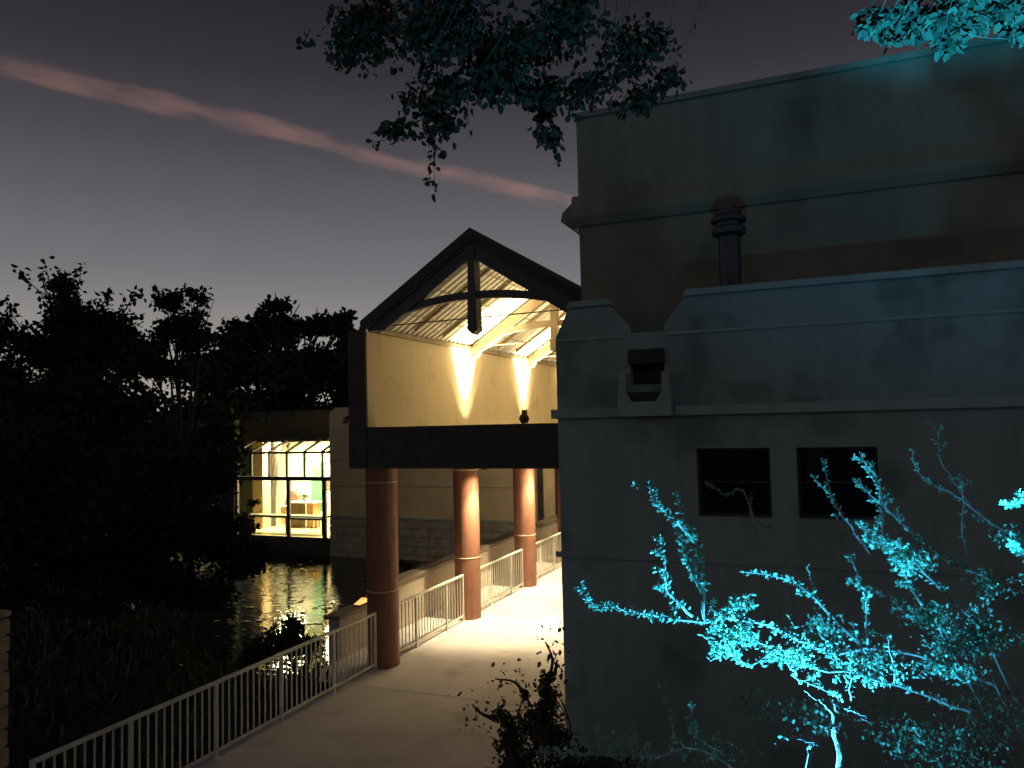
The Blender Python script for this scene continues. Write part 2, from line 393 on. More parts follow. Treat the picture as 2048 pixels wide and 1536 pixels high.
# lap battens across the sheets and thin seams along the roof
for xb in (-7.35, -6.72, -6.1):
    b = MB(); b.tube([(xb, 11.9, rz(xb)-.012), (xb, 27.4, rz(xb)-.012)], .012, 5); b.build('seam_rod', 'truss_inner', G)
for xb in (-5.2, -4.6, -4.0):
    b = MB(); b.tube([(xb, 11.9, rz(xb)-.012), (xb, 27.4, rz(xb)-.012)], .012, 5); b.build('seam_rod', 'truss_inner', G)
for yb in (13.45, 14.65, 17.6, 18.85, 21.3, 22.55, 25.0):
    b = MB(); b.prism([(XL+.2, rz(XL+.2)-.075), (XR, ZR-.075), (XR, ZR-.012), (XL+.2, rz(XL+.2)-.012)], 'y', yb, yb+.07); b.build('purlin', 'truss_inner', G)
    b = MB(); b.prism([(XR, ZR-.075), (XRR, rz(XRR)-.075), (XRR, rz(XRR)-.012), (XR, ZR-.012)], 'y', yb, yb+.07); b.build('purlin', 'truss_inner', G)
def truss(yc, m, w):
    t = bpy.data.objects.new('truss', None); COL.objects.link(t); t.parent = G; t.location = (0, yc-12, 0); t.empty_display_size = .1
    y0, y1 = yc-w/2, yc+w/2; gap, dp = (.03, .29) if m == 'dark_steel' else (.05, .28)
    P = []
    for xe in (-7.82, XRR):
        sg = 1 if xe > XR else -1; xc = XR + sg*(ZR-gap-dp-6.275)/SL
        foot = [(xe, 6.275), (xc, 6.275)] if sg < 0 else [(xe, rz(xe)-gap-dp)]
        b = MB(); b.prism(foot + [(XR, ZR-gap-dp), (XR, ZR-gap), (xe, rz(xe)-gap)], 'y', y0, y1); P.append(('rafter', b))
    kx = XR; kw = .075
    b = MB(); b.prism([(kx-kw, 6.78), (kx-kw*1.25, 6.16), (kx, 6.08), (kx+kw*1.25, 6.16), (kx+kw, 6.78), (kx+kw*.8, ZR-.12), (kx-kw*.8, ZR-.12)], 'y', y0-.03, y1+.03); P.append(('king_post', b))
    for sg in (-1, 1):
        top = []; bot = []
        for i in range(9):
            u = i/8; x = XR + sg*(.075 + u*1.52); z = 6.84 - .20*u*u; top.append((x, z)); bot.append((x, z-.13-.01*u))
        b = MB(); b.prism(top+bot[::-1], 'y', y0+.03, y1-.03); P.append(('arch_chord', b))
    b = MB(); b.tube([(-7.83, yc, 6.36), (XRR, yc, 6.40)], .011, 6); P.append(('tie_rod', b))
    b = MB(); b.prism([(-7.75, 6.10), (-7.62, 6.10), (-7.50, 6.30), (-7.50, 6.37), (-7.75, 6.30)], 'y', y0-.02, y1+.02); P.append(('gusset', b)) if yc > 13 else None
    for nm, b in P:
        o = b.build(nm, m, None, bevel=.006 if nm != 'tie_rod' else 0); o.parent = t; o.matrix_parent_inverse = Matrix.Translation((XR*-1, -yc, 0))
truss(12.11, 'dark_steel', .17)
for y in COLY[1:]: truss(y, 'truss_inner', .16)

# up and down lights on the inner sides of the columns
def spot(name, loc, to, watts, ang, blend, color, size=.04, parent=None):
    d = bpy.data.lights.new(name, 'SPOT'); d.energy = watts; d.spot_size = radians(ang); d.spot_blend = blend; d.color = color; d.shadow_soft_size = size
    o = bpy.data.objects.new(name, d); COL.objects.link(o); o.location = loc
    o.rotation_euler = (Vector(to)-Vector(loc)).to_track_quat('-Z', 'Y').to_euler()
    if parent: o.parent = parent; o.matrix_parent_inverse = Matrix.Translation(-Vector(parent.location))
    return o
WARM = (1, .80, .45)
for k, yc in enumerate(COLY[1:]):
    fx, y = -7.35, yc-.3
    t = thing('column_light', ['bronze up and down cylinder light on the middle terracotta column', 'bronze up and down cylinder light on the third terracotta column', 'bronze up and down cylinder light on the farthest terracotta column'][k], 'lamp', (fx, y, 3.6), 'up and down lights on the columns')
    MB().lathe([(.085, 3.46), (.09, 3.47), (.09, 3.82), (.085, 3.83)], fx, y, 20, caps=False).build('housing', 'fixture', t, smooth=True)
    MB().tube([(-7.78, yc-.2, 3.66), (fx-.08, y, 3.66)], .025, 8).build('bracket', 'fixture', t)
    MB().lathe([(.08, 3.73), (.0001, 3.735)], fx, y, 20, caps=False).build('lens', 'lens_warm', t)
    MB().lathe([(.0001, 3.555), (.08, 3.56)], fx, y, 20, caps=False).build('lens', 'lens_warm', t)
    spot('uplight_beam', (fx, y, 3.75), (fx, y, 9), 9000, 41, .42, WARM, .03, t)
    spot('uplight_spill', (fx, y, 3.76), (fx, y, 9), 420, 58, .4, WARM, .04, t)
    spot('downlight_beam', (fx, y, 3.54), (fx+.1, y, 0), 1300, 80, .7, WARM, .05, t)
    if k < 2: spot('spill_and_facade_fill', (fx, y, 3.54), (fx+.1, y, 0), 600, 150, 1.0, WARM, .08, t)
    else: spot('spill_and_facade_fill', (fx-.1, y+.65, 3.54), (-13.0, 28.5, .6), 420, 120, 1.0, WARM, .08, t)  # unseen flood added to brighten the far facade, not a downlight
for k, y in enumerate(COLY[1:3]):       # the matching pair on the building side
    fx = -3.46
    t = thing('wall_light', ['bronze up and down light on the hidden building side of the canopy, near end', 'bronze up and down light on the hidden building side of the canopy, far end'][k], 'lamp', (fx, y, 4.0), 'wall lights on the building side')
    MB().lathe([(.075, 3.76), (.08, 3.77), (.08, 4.33), (.075, 4.34)], fx, y, 20, caps=False).build('housing', 'fixture', t, smooth=True)
    MB().box(fx+.075, -3.292, y-.03, y+.03, 4.0, 4.08).build('bracket', 'fixture', t)
    MB().lathe([(.07, 4.28), (.0001, 4.285)], fx, y, 20, caps=False).build('lens', 'lens_warm', t)
    MB().lathe([(.0001, 3.815), (.07, 3.82)], fx, y, 20, caps=False).build('lens', 'lens_warm', t)
    spot('uplight_wash', (fx, y, 4.30), (fx-1.6, y-.6, 6.6), 850, 110, .9, WARM, .06, t)
    spot('downlight_beam', (fx, y, 3.79), (fx-.3, y, 0), 1500, 90, .8, WARM, .05, t)

# owl figure on the front beam
ow = thing('owl', 'small dark owl figure perched on the beam below the tan wall', 'owl figure', (-4.79, 12.12, 4.503))
MB().lathe([(.035, 4.505), (.062, 4.53), (.07, 4.58), (.062, 4.64), (.048, 4.665)], -4.79, 12.12, 16).build('body', 'owl_brown', ow, smooth=True)
MB().lathe([(.04, 4.655), (.052, 4.68), (.05, 4.715), (.028, 4.737)], -4.775, 12.11, 16).build('head', 'owl_brown', ow, smooth=True)
for s in (-1, 1):
    MB().tube([(-4.775+s*.034, 12.11, 4.715), (-4.775+s*.046, 12.11, 4.758)], [.016, .002], 6).build('ear_tuft', 'owl_brown', ow)
    MB().tube([(-4.775+s*.02, 12.062, 4.70), (-4.775+s*.02, 12.055, 4.70)], [.012, .008], 8).build('eye', 'owl_eye', ow)
    MB().tube([(-4.79+s*.058, 12.13, 4.64), (-4.79+s*.072, 12.13, 4.58), (-4.79+s*.05, 12.15, 4.51)], [.012, .024, .008], 8).build('wing', 'owl_brown', ow)

# ------------------------------------------------------------------ railings between the columns
RX = -7.97; RH = 1.055
def railing(label, posts, thick=.045):
    y0, y1 = posts[0], posts[-1]
    t = thing('railing', label, 'railing', (RX, (y0+y1)/2, 0), 'cream metal railings along the walkway')
    MB().box(RX-.03, RX+.03, y0-.02, y1+.02, RH-.045, RH).build('top_rail', 'rail_paint', t, bevel=.008)
    MB().box(RX-.018, RX+.018, y0, y1, .09, .125).build('bottom_rail', 'rail_paint', t, bevel=.004)
    pm = bm_ = None
    for i, y in enumerate(posts):
        w = .022
        MB().box(RX-w, RX+w, y-w, y+w, 0, RH-.046).build('post', 'rail_paint', t)
        MB().box(RX-.05, RX+.05, y-.05, y+.05, 0, .012).build('base_plate', 'rail_paint', t)
    for a, c in zip(posts[:-1], posts[1:]):
        n = max(1, round((c-a)/.128))
        for i in range(1, n):
            y = a + (c-a)*i/n
            if bm_ is None:
                o = MB().box(RX-.009, RX+.009, -.009, .009, .126, RH-.046).build('baluster', 'rail_paint', t); bm_ = o
                o.location = (0, y, 0)
            else:
                o = bm_.copy(); COL.objects.link(o); o.location = (0, y, 0)
railing('longest cream railing running from the stone pillar up to the nearest column', [5.72, 6.96, 8.36, 9.72, 11.07, 12.36])
railing('cream railing between the nearest and the middle terracotta column', [13.06, 13.89, 15.24, 16.06])
railing('short cream railing between the middle and the third terracotta column', [16.76, 17.62, 18.96, 19.76])
railing('farthest cream railing past the third terracotta column', [20.46, 21.22, 22.4, 23.44])

# low wall beyond the railings
lw = thing('low_wall', 'low tan wall with dark cap beyond the railings', 'wall', (-9.12, 18, 0))
b = MB(); b.prism([(12.7, -1.4), (27, -1.4), (27, 1.09), (15.0, 1.02), (13.75, .76), (12.7, .76)], 'x', -9.25, -9.0); b.build('wall', 'lowwall', lw)
b = MB(); b.prism([(12.62, .762), (13.72, .762), (15.0, 1.024), (27.05, 1.094), (27.05, 1.17), (15.0, 1.10), (13.7, .84), (12.62, .84)], 'x', -9.31, -8.94); b.build('coping', 'lowcap', lw, bevel=.01)
sl = thing('cap_glow', 'added orange glowing wedge for the lit cap of the low wall beside the nearest column', 'lamp', (-9.1, 13.6, .845))  # added glowing piece paints warm light caught by the coping; no lamp here
MB().box(-9.18, -9.02, 13.42, 13.74, .842, .875).build('housing', 'fixture', sl)
b = MB(); b.prism([(13.44, .876), (13.73, .876), (13.73, .955)], 'x', -9.17, -9.03); b.build('lens', 'orange_glow', sl)

# stone pillar at the left edge where the railing ends
sp = thing('stone_pillar', 'tan rough stone pillar at the near end of the longest railing', 'pillar', (-8.5, 5.45, 0))
MB().box(-8.72, -8.28, 5.25, 5.62, -.2, 2.42).build('core', 'mortar', sp)
proto = None
z = 0.0
while z < 2.4:
    h = random.uniform(.16, .24)
    segs = [(-8.75, -8.53), (-8.51, -8.26)] if int(z*10) % 2 else [(-8.75, -8.58), (-8.56, -8.40), (-8.38, -8.26)]
    for (a, c) in segs:
        e = random.uniform(0, .02)
        MB().box(a, c+e*(c == -8.26), 5.22-e, 5.65+e, z, z+h-.018).build('stone', 'stone', sp, bevel=.015)
    z += h
MB().box(-8.77, -8.245, 5.2, 5.67, z, z+.07).build('cap_stone', 'stone', sp, bevel=.02)

# ------------------------------------------------------------------ near stucco building on the right
BX, BY = -3.29, 9.53
NB = thing('stucco_building', 'grey stucco building with notched parapet and two dark windows right of the walkway', 'building', (0, BY, 0))
nx0, nx1 = -2.33, -1.84
out = [(BX, -.4), (9, -.4), (9, 6.03), (-1.585, 6.03), (nx1-.02, 5.70), (nx1-.02, 5.62), (nx0+.05, 5.62), (nx0+.05, 5.68), (-2.55, 6.0), (-3.10, 6.0), (BX, 5.62)]
w1 = [(-1.515, 3.325), (-.66, 3.325), (-.66, 4.15), (-1.515, 4.15)]
w2 = [(-.365, 3.325), (.49, 3.325), (.49, 4.15), (-.365, 4.15)]
scp = [(-2.30, 4.96), (-1.87, 4.96), (-1.87, 5.40), (-2.30, 5.40)]
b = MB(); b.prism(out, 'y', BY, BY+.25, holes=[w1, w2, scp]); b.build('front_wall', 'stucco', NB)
# stepped parapet caps
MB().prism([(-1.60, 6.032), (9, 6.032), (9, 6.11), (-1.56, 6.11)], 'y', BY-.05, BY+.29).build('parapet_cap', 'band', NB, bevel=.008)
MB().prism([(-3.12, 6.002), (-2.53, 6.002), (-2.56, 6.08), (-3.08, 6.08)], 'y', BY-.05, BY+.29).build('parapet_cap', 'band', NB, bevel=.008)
# band course: runs each side of the scupper box
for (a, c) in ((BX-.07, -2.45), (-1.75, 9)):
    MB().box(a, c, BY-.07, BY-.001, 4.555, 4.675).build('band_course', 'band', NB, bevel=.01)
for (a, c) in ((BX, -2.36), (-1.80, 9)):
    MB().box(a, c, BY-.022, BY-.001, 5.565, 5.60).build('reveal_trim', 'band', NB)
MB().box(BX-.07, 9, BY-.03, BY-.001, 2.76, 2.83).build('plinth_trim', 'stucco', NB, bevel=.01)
# left flank, back and lower roof
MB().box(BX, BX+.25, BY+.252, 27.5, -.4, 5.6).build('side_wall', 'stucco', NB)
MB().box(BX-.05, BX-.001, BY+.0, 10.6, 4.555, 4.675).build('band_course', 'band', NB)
MB().box(BX+.26, 9, BY+.26, 12, 5.0, 5.15).build('roof', 'roof_top', NB)
for w in (w1, w2):
    x0, x1 = w[0][0], w[1][0]; z0, z1 = w[0][1], w[2][1]
    o = MB().box(x0, x1, BY+.15, BY+.165, z0, z1).build('window', 'glass_dark', NB)
    fr = MB(); t = .035
    fr.prism([(x0, z0), (x1, z0), (x1, z1), (x0, z1)], 'y', BY+.12, BY+.148, holes=[[(x0+t, z0+t), (x1-t, z0+t), (x1-t, z1-t), (x0+t, z1-t)]])
    fr.build('frame', 'frame_dark', o)
    MB().box(x0+t, x1-t, BY+.13, BY+.147, (z0+z1)/2-.012, (z0+z1)/2+.012).build('glazing_bar', 'frame_dark', o)
# scupper with its conductor box
o = MB().box(-2.30, -1.87, BY+.2, BY+.22, 4.96, 5.40).build('scupper', 'scupper_dark', NB)
b = MB()
b.prism([(-2.44, 4.56), (-1.76, 4.56), (-1.79, 5.10), (-1.87, 5.10), (-1.87, 4.86), (-1.95, 4.74), (-2.25, 4.74), (-2.32, 4.86), (-2.32, 5.10), (-2.40, 5.10)], 'y', BY-.20, BY-.002)
b.build('scupper_box', 'band', o, bevel=.01)
b = MB(); b.prism([(-2.32, 4.86), (-2.25, 4.745), (-1.95, 4.745), (-1.87, 4.86)], 'y', BY-.14, BY-.003); b.build('scupper_trough', 'scupper_dark', o)
MB().box(-2.31, -1.86, BY-.06, BY-.003, 5.22, 5.402).build('scupper_flap', 'scupper_dark', o)

# upper storey set back behind it
UY = 10.73
UB = thing('upper_storey', 'dark tall upper block with a moulded ledge rising behind the notched parapet', 'building', (2, UY, 5))
MB().box(BX, 12, UY, 27.5, 5.16, 9.0).build('wall', 'stucco_upper', UB)
MB().box(BX-.05, 12.05, UY-.05, 27.55, 9.002, 9.09).build('coping', 'stucco_upper', UB, bevel=.01)
prof = [(0, 7.85), (-.26, 7.62), (-.285, 7.50), (-.12, 7.38), (0, 7.38)]
b = MB(); b.prism([(BX+p, z) for p, z in prof], 'y', UY+.001, 27.5); b.build('moulding', 'stucco_upper', UB)
b = MB(); b.prism([(UY+p*.35, z) for p, z in prof], 'x', BX-.1, 12); b.build('moulding', 'stucco_upper', UB)

# vent pipe on the lower roof
vp = thing('vent_pipe', 'round metal flue with ringed cap standing behind the parapet', 'vent pipe', (-1.1, 10.2, 5.15))
vx, vy = -1.10, 10.2
MB().lathe([(.14, 5.15), (.14, 6.95)], vx, vy, 24).build('pipe', 'vent_metal', vp, smooth=True)
MB().lathe([(.15, 6.86), (.215, 6.90), (.215, 6.97), (.165, 7.0)], vx, vy, 24).build('skirt', 'vent_metal', vp, smooth=True)
MB().lathe([(.16, 7.0), (.16, 7.05), (.225, 7.06), (.225, 7.10), (.155, 7.115)], vx, vy, 24).build('collar', 'vent_metal', vp, smooth=True)
MB().lathe([(.15, 7.115), (.15, 7.15), (.165, 7.155), (.165, 7.20), (.09, 7.225)], vx, vy, 24).build('cap', 'vent_metal', vp, smooth=True)

# ------------------------------------------------------------------ far building across the pond
FY = 28.96
FB = thing('pavilion_building', 'long low tan building with block base across the pond behind the columns', 'building', (-15, FY, -1.2))
PX = -20.95
out = [(PX, -1.4), (-10.6, -1.4), (-10.6, 5.43), (-19.2, 5.43), (-19.2, 5.05), (-19.5, 4.95), (-19.8, 5.05), (-19.95, 5.43), (-20.62, 5.43), (PX, 5.15)]
hole = [(-20.32, 4.70), (-19.98, 4.70), (-19.88, 5.02), (-20.2, 5.02)]
b = MB(); b.prism([(x, max(z, .56)) for x, z in out], 'y', FY, FY+.4, holes=[hole]); b.build('wall', 'tan_stucco_far', FB)
MB().box(-20.5, -19.7, FY+.41, FY+.5, 4.5, 5.2).build('scupper', 'scupper_dark', FB)
MB().box(PX, -10.6, FY+.03, FY+.45, -1.5, .50).build('base_core', 'mortar', FB)
MB().box(PX-.04, -10.5, FY-.09, FY+.3, .50, .58).build('ledge', 'band', FB, bevel=.01)
MB().box(PX, -10.6, FY-.03, FY-.002, 1.89, 1.93).build('reveal_trim', 'lowwall', FB)
MB().box(PX, -10.6, FY-.03, FY-.002, 3.05, 3.09).build('reveal_trim', 'lowwall', FB)
bp = None; zc = -1.38
for row in range(5):
    x = PX + (.0 if row % 2 else -.36)
    while x < -10.65:
        x0, x1 = max(x, PX), min(x+.72, -10.6)
        if x1-x0 > .1:
            d = random.uniform(0, .02)
            o = MB().box(x0+.012, x1-.012, FY-.05-d, FY+.03, zc+.012, zc+.363).build('block', 'block', FB)
        x += .72
    zc += .375
# a projecting wing at the far right end, beyond the walkway
wg = thing('corner_wing', 'dim tan wall wing at the far end of the walkway', 'wall', (-9.5, 27, 0))
MB().box(-10.4, -6.0, 28.2, 28.6, -.3, 5.2).build('wall', 'tan_stucco_far', wg)
MB().box(-9.75, -9.5, 27.9, 28.18, 0, 5.0).build('pilaster', 'lowwall', wg, bevel=.01)
MB().box(-9.3, -8.5, 28.12, 28.195, 2.3, 3.0).build('dark_opening', 'scupper_dark', wg)

# glazed bay: room behind glass
GX0, GX1 = -26.4, PX
gb = thing('glazed_bay', 'lit glass bay with sloping glass roof reflected in the pond', 'glass bay', (-23.7, FY, -.5))
z0, zt, zh = -.52, 2.22, 3.42
MB().box(GX0-.1, GX1, FY-.05, FY+.35, -1.5, z0-.001).build('sill_wall', 'dark_beam', gb)
def fr(x0, x1, za, zb, d=.10): MB().box(x0, x1, FY+.0, FY+d, za, zb).build('mullion', 'frame_dark', gb, bevel=.006)
MB().box(GX0, GX1, FY-.03, FY+.14, zt-.09, zt+.09).build('transom', 'frame_dark', gb, bevel=.006)
MB().box(GX0, GX1, FY-.05, FY+.16, zh-.05, zh+.05).build('head_beam', 'frame_dark', gb, bevel=.006)
ups = [-26.35, -25.45, -24.4, -23.38, -22.38, -21.38, -20.99]
for x in ups[:-1]: fr(x-.045, x+.045, zt+.092, zh-.052)
for x, w in ((-26.35, .06), (-23.30, .085), (-21.30, .095)): fr(x-w, x+w, z0, zt-.092, .13)
MB().box(-23.21, -21.40, FY+.01, FY+.12, .33, .42).build('mid_rail', 'frame_dark', gb)
MB().box(GX0, GX1, FY-.04, FY+.15, z0, z0+.07).build('sill', 'frame_dark', gb)
def pane(x0, x1, za, zb): MB().box(x0, x1, FY+.05, FY+.058, za, zb).build('pane', 'pane_glass', gb)
for a, c in zip(ups[:-1], ups[1:]): pane(a+.046, c-.046, zt+.093, zh-.053)
pane(-26.28, -23.39, z0+.072, zt-.093); pane(-23.21, -21.40, .425, zt-.093); pane(-23.21, -21.40, z0+.072, .325); pane(-21.20, -20.97, z0+.072, zt-.093)
# sloping glass roof: rises back from the head beam
SY, SZ = FY+1.35, 3.98
for x in ups:
    xb = x + .0
    b = MB(); b.prism([(FY+.0, zh+.052), (FY+.16, zh+.052), (SY, SZ-.06), (SY, SZ+.05)], 'x', x-.05, x+.05); b.build('glazing_bar', 'frame_dark', gb)
for a, c in zip(ups[:-1], ups[1:]):
    b = MB(); b.poly([(a+.052, FY+.08, zh+.09), (c-.052, FY+.08, zh+.09), (c-.052, SY, SZ), (a+.052, SY, SZ)]); b.build('roof_pane', 'pane_glass', gb)
MB().box(GX0, GX1, SY-.02, SY+.12, SZ-.08, SZ+.10).build('top_beam', 'frame_dark', gb)
MB().box(GX0-6.5, GX1-.01, SY+.13, SY+.5, SZ-.1, 5.4).build('upper_wall', 'dark_beam', gb)
MB().box(GX0-6.5, GX0-.05, FY, FY+.35, -1.5, 5.0).build('flank_wall', 'dark_beam', gb)
# the room
rm = thing('lit_room', 'bright cream room interior behind the glass bay', 'room', (-23.7, 32, -.5))
RY = 35.0; RX0 = -31.0
MB().box(RX0, -19.6, FY+.36, RY, -.62, -.5).build('floor', 'room_floor', rm)
MB().box(RX0, -19.6, RY+.001, RY+.2, -.5, 4.1).build('back_wall', 'room_white', rm)
MB().box(RX0-.2, RX0, FY+.36, RY+.2, -.5, 4.1).build('left_wall', 'room_olive', rm)
MB().box(-19.6, -19.4, FY+.45, RY+.2, -.5, 4.1).build('right_wall', 'room_white', rm)
MB().box(RX0-.2, -19.4, SY+.52, RY+.2, 4.1, 4.25).build('ceiling', 'room_white', rm)
MB().box(RX0, -27.42, 31.8, 31.95, -.5, 4.05).build('partition', 'room_olive', rm)
MB().box(-27.40, -26.75, 31.3, 31.9, -.5, 4.05).build('partition', 'room_beige', rm)
MB().box(-25.2, -24.35, 33.2, 33.3, .2, 2.7).build('green_panel', 'room_green', rm)
MB().box(-28.9, -28.0, 31.7, 31.78, 2.3, 3.6).build('green_panel', 'room_teal', rm)
MB().box(-24.3, -23.5, 33.6, 33.7, -.3, 1.9).build('green_panel', 'room_teal', rm)
MB().box(-25.9, -25.2, 34.9, 34.95, 1.2, 1.9).build('notice', 'red_cloth', rm)
for (x, y) in ((-26.2, 32.6), (-23.0, 32.4)):
    MB().box(x-.6, x+.6, y-.5, y+.5, 4.02, 4.09).build('ceiling_lamp', 'ceiling_lamp', rm)
    d = bpy.data.lights.new('room_light', 'AREA'); d.energy = 1300; d.size = 1.1; d.color = (1, .84, .52)
    o = bpy.data.objects.new('room_light', d); COL.objects.link(o); o.location = (x, y, 3.98)
wt = thing('white_table', 'white topped table by the green panel in the lit room', 'table', (-24.9, 32.4, -.5))
MB().box(-25.75, -24.1, 31.9, 32.7, .74, .80).build('table_top', 'table_white', wt, bevel=.01)
MB().box(-25.7, -25.1, 32.0, 32.6, -.5, .735).build('cabinet', 'wood_dark', wt)
MB().box(-24.6, -24.2, 32.0, 32.6, -.5, .735).build('cabinet', 'wood_orange', wt)
ch = thing('work_bench', 'white bench with red cloth left of the white table in the lit room', 'bench', (-26.4, 33.2, -.5))
MB().box(-27.2, -25.95, 33.0, 33.7, .40, .47).build('bench_top', 'table_white', ch)
MB().box(-27.1, -26.1, 33.1, 33.6, -.5, .398).build('bench_base', 'room_beige', ch)
MB().prism([(-26.95, .472), (-26.05, .472), (-26.1, 1.0), (-26.35, 1.25), (-26.75, 1.1)], 'y', 33.2, 33.5).build('red_cloth', 'red_cloth', ch, bevel=.04)
pt = thing('potted_plant', 'small dark plant standing on the white table', 'plant', (-24.95, 32.3, .80))
MB().lathe([(.06, .802), (.09, .94)], -24.95, 32.3, 12).build('pot', 'wood_dark', pt)
leaf_obj('foliage', leaf_arrays(cloud((-24.9, 32.3, 1.07), (.3, .2, .14), 70), rnd_dirs(70, (0, 0, .8)), rng.uniform(.07, .14, 70)), 'leaf_dark', pt)
ct = thing('counter', 'dark olive counter standing just inside the glass above the stool', 'counter', (-24, 30.2, -.5))
MB().box(-26.8, -22.2, 30.05, 30.6, .24, .36).build('counter_top', 'counter', ct)
for x in (-26.7, -24.35, -22.25): MB().box(x-.03, x+.03, 30.1, 30.16, -.5, .239).build('leg', 'frame_dark', ct)
for i, x in enumerate((-23.75, -23.48, -23.2, -22.92)):
    o = MB().lathe([(.02, .361), (.09, .40), (.085, .405)], x, 30.25, 14).build('bowl', 'plate'); tag(o, ['pale bowl at the left end of the row on the dark counter', 'pale bowl second from the left on the dark counter', 'pale bowl second from the right on the dark counter', 'pale bowl at the right end of the row on the dark counter'][i], 'bowl', 'bowls on the counter')
stl = thing('stool', 'bar stool seen through the lower pane under the counter', 'stool', (-23.0, 30.9, -.5))
sx_, sy_ = -23.2, 30.9
MB().lathe([(.19, .17), (.2, .18), (.2, .20), (.18, .21)], sx_, sy_, 18).build('seat', 'wood_dark', stl, smooth=True)
for i in range(4):
    a = pi/4 + i*pi/2; MB().tube([(sx_+.13*cos(a), sy_+.13*sin(a), .17), (sx_+.24*cos(a), sy_+.24*sin(a), -.5)], .016, 6).build('leg', 'frame_dark', stl)
MB().tube([(sx_+.2*cos(pi/4+i*pi/2), sy_+.2*sin(pi/4+i*pi/2), -.27) for i in range(5)], .011, 5).build('foot_ring', 'frame_dark', stl)

# ------------------------------------------------------------------ contrail: a long thin cloud high above
def contrail():
    A = at(-330, 47, 1); B = at(1420, 473, 1)
    ALT = 1500.0
    def hit(P): d = P-CAM; return CAM + d*(ALT/d[2])
    a, c = Vector(hit(A)), Vector(hit(B)); ax = (c-a); Ln = ax.length; mid = (a+c)/2
    X = ax.normalized(); Zv = Vector((0, 0, 1)); Y = Zv.cross(X).normalized(); Zv = X.cross(Y)
    R = 76.0; b = MB(); nseg = 12
    b.tube([(-Ln/2+Ln*i/nseg, 0, 0) for i in range(nseg+1)], R, 14)
    M = bpy.data.materials.new('contrail_vapour'); M.use_nodes = True; MAT['contrail_vapour'] = M
    n = M.node_tree.nodes; l = M.node_tree.links; n.remove(n['Principled BSDF']); out = n['Material Output']
    pv = n.new('ShaderNodeVolumeScatter'); pv.inputs['Color'].default_value = (1, .93, .9, 1); pv.inputs['Anisotropy'].default_value = .0
    t = n.new('ShaderNodeTexCoord')
    # wander of the axis + ragged edges
    mp = n.new('ShaderNodeMapping'); mp.inputs['Scale'].default_value = (1/420, 1/90, 1/90); l.new(t.outputs['Object'], mp.inputs[0])
    nz = n.new('ShaderNodeTexNoise'); nz.inputs['Scale'].default_value = 1; nz.inputs['Detail'].default_value = 5; l.new(mp.outputs[0], nz.inputs['Vector'])
    s = n.new('ShaderNodeSeparateXYZ'); l.new(t.outputs['Object'], s.inputs[0])
    def math_(op, a, b_=None):
        q = n.new('ShaderNodeMath'); q.operation = op
        for i, v in enumerate((a, b_)):
            if v is None: continue
            if isinstance(v, (int, float)): q.inputs[i].default_value = v
            else: l.new(v, q.inputs[i])
        return q.outputs[0]
    rr = math_('SQRT', math_('ADD', math_('POWER', s.outputs['Y'], 2), math_('POWER', s.outputs['Z'], 2)))
    fall = math_('SUBTRACT', 1.0, math_('DIVIDE', rr, R*.97))
    e = math_('ADD', math_('MULTIPLY', fall, 1.5), math_('MULTIPLY', math_('SUBTRACT', nz.outputs[0], .5), 4.2))
    e = math_('MAXIMUM', math_('SUBTRACT', e, .45), 0)
    edge = math_('MAXIMUM', math_('MINIMUM', math_('MULTIPLY', fall, 5), 1), 0)
    l.new(math_('MULTIPLY', math_('MULTIPLY', e, edge), .0040), pv.inputs['Density'])
    l.new(pv.outputs[0], out.inputs['Volume'])
    try: M.cycles.volume_sampling = 'MULTIPLE_IMPORTANCE'
    except Exception: pass
    o = b.build('contrail', 'contrail_vapour'); o.matrix_world = Matrix(((X.x, Y.x, Zv.x, mid.x), (X.y, Y.y, Zv.y, mid.y), (X.z, Y.z, Zv.z, mid.z), (0, 0, 0, 1)))
    tag(o, 'long pink contrail slanting down across the dusk sky', 'contrail')
contrail()

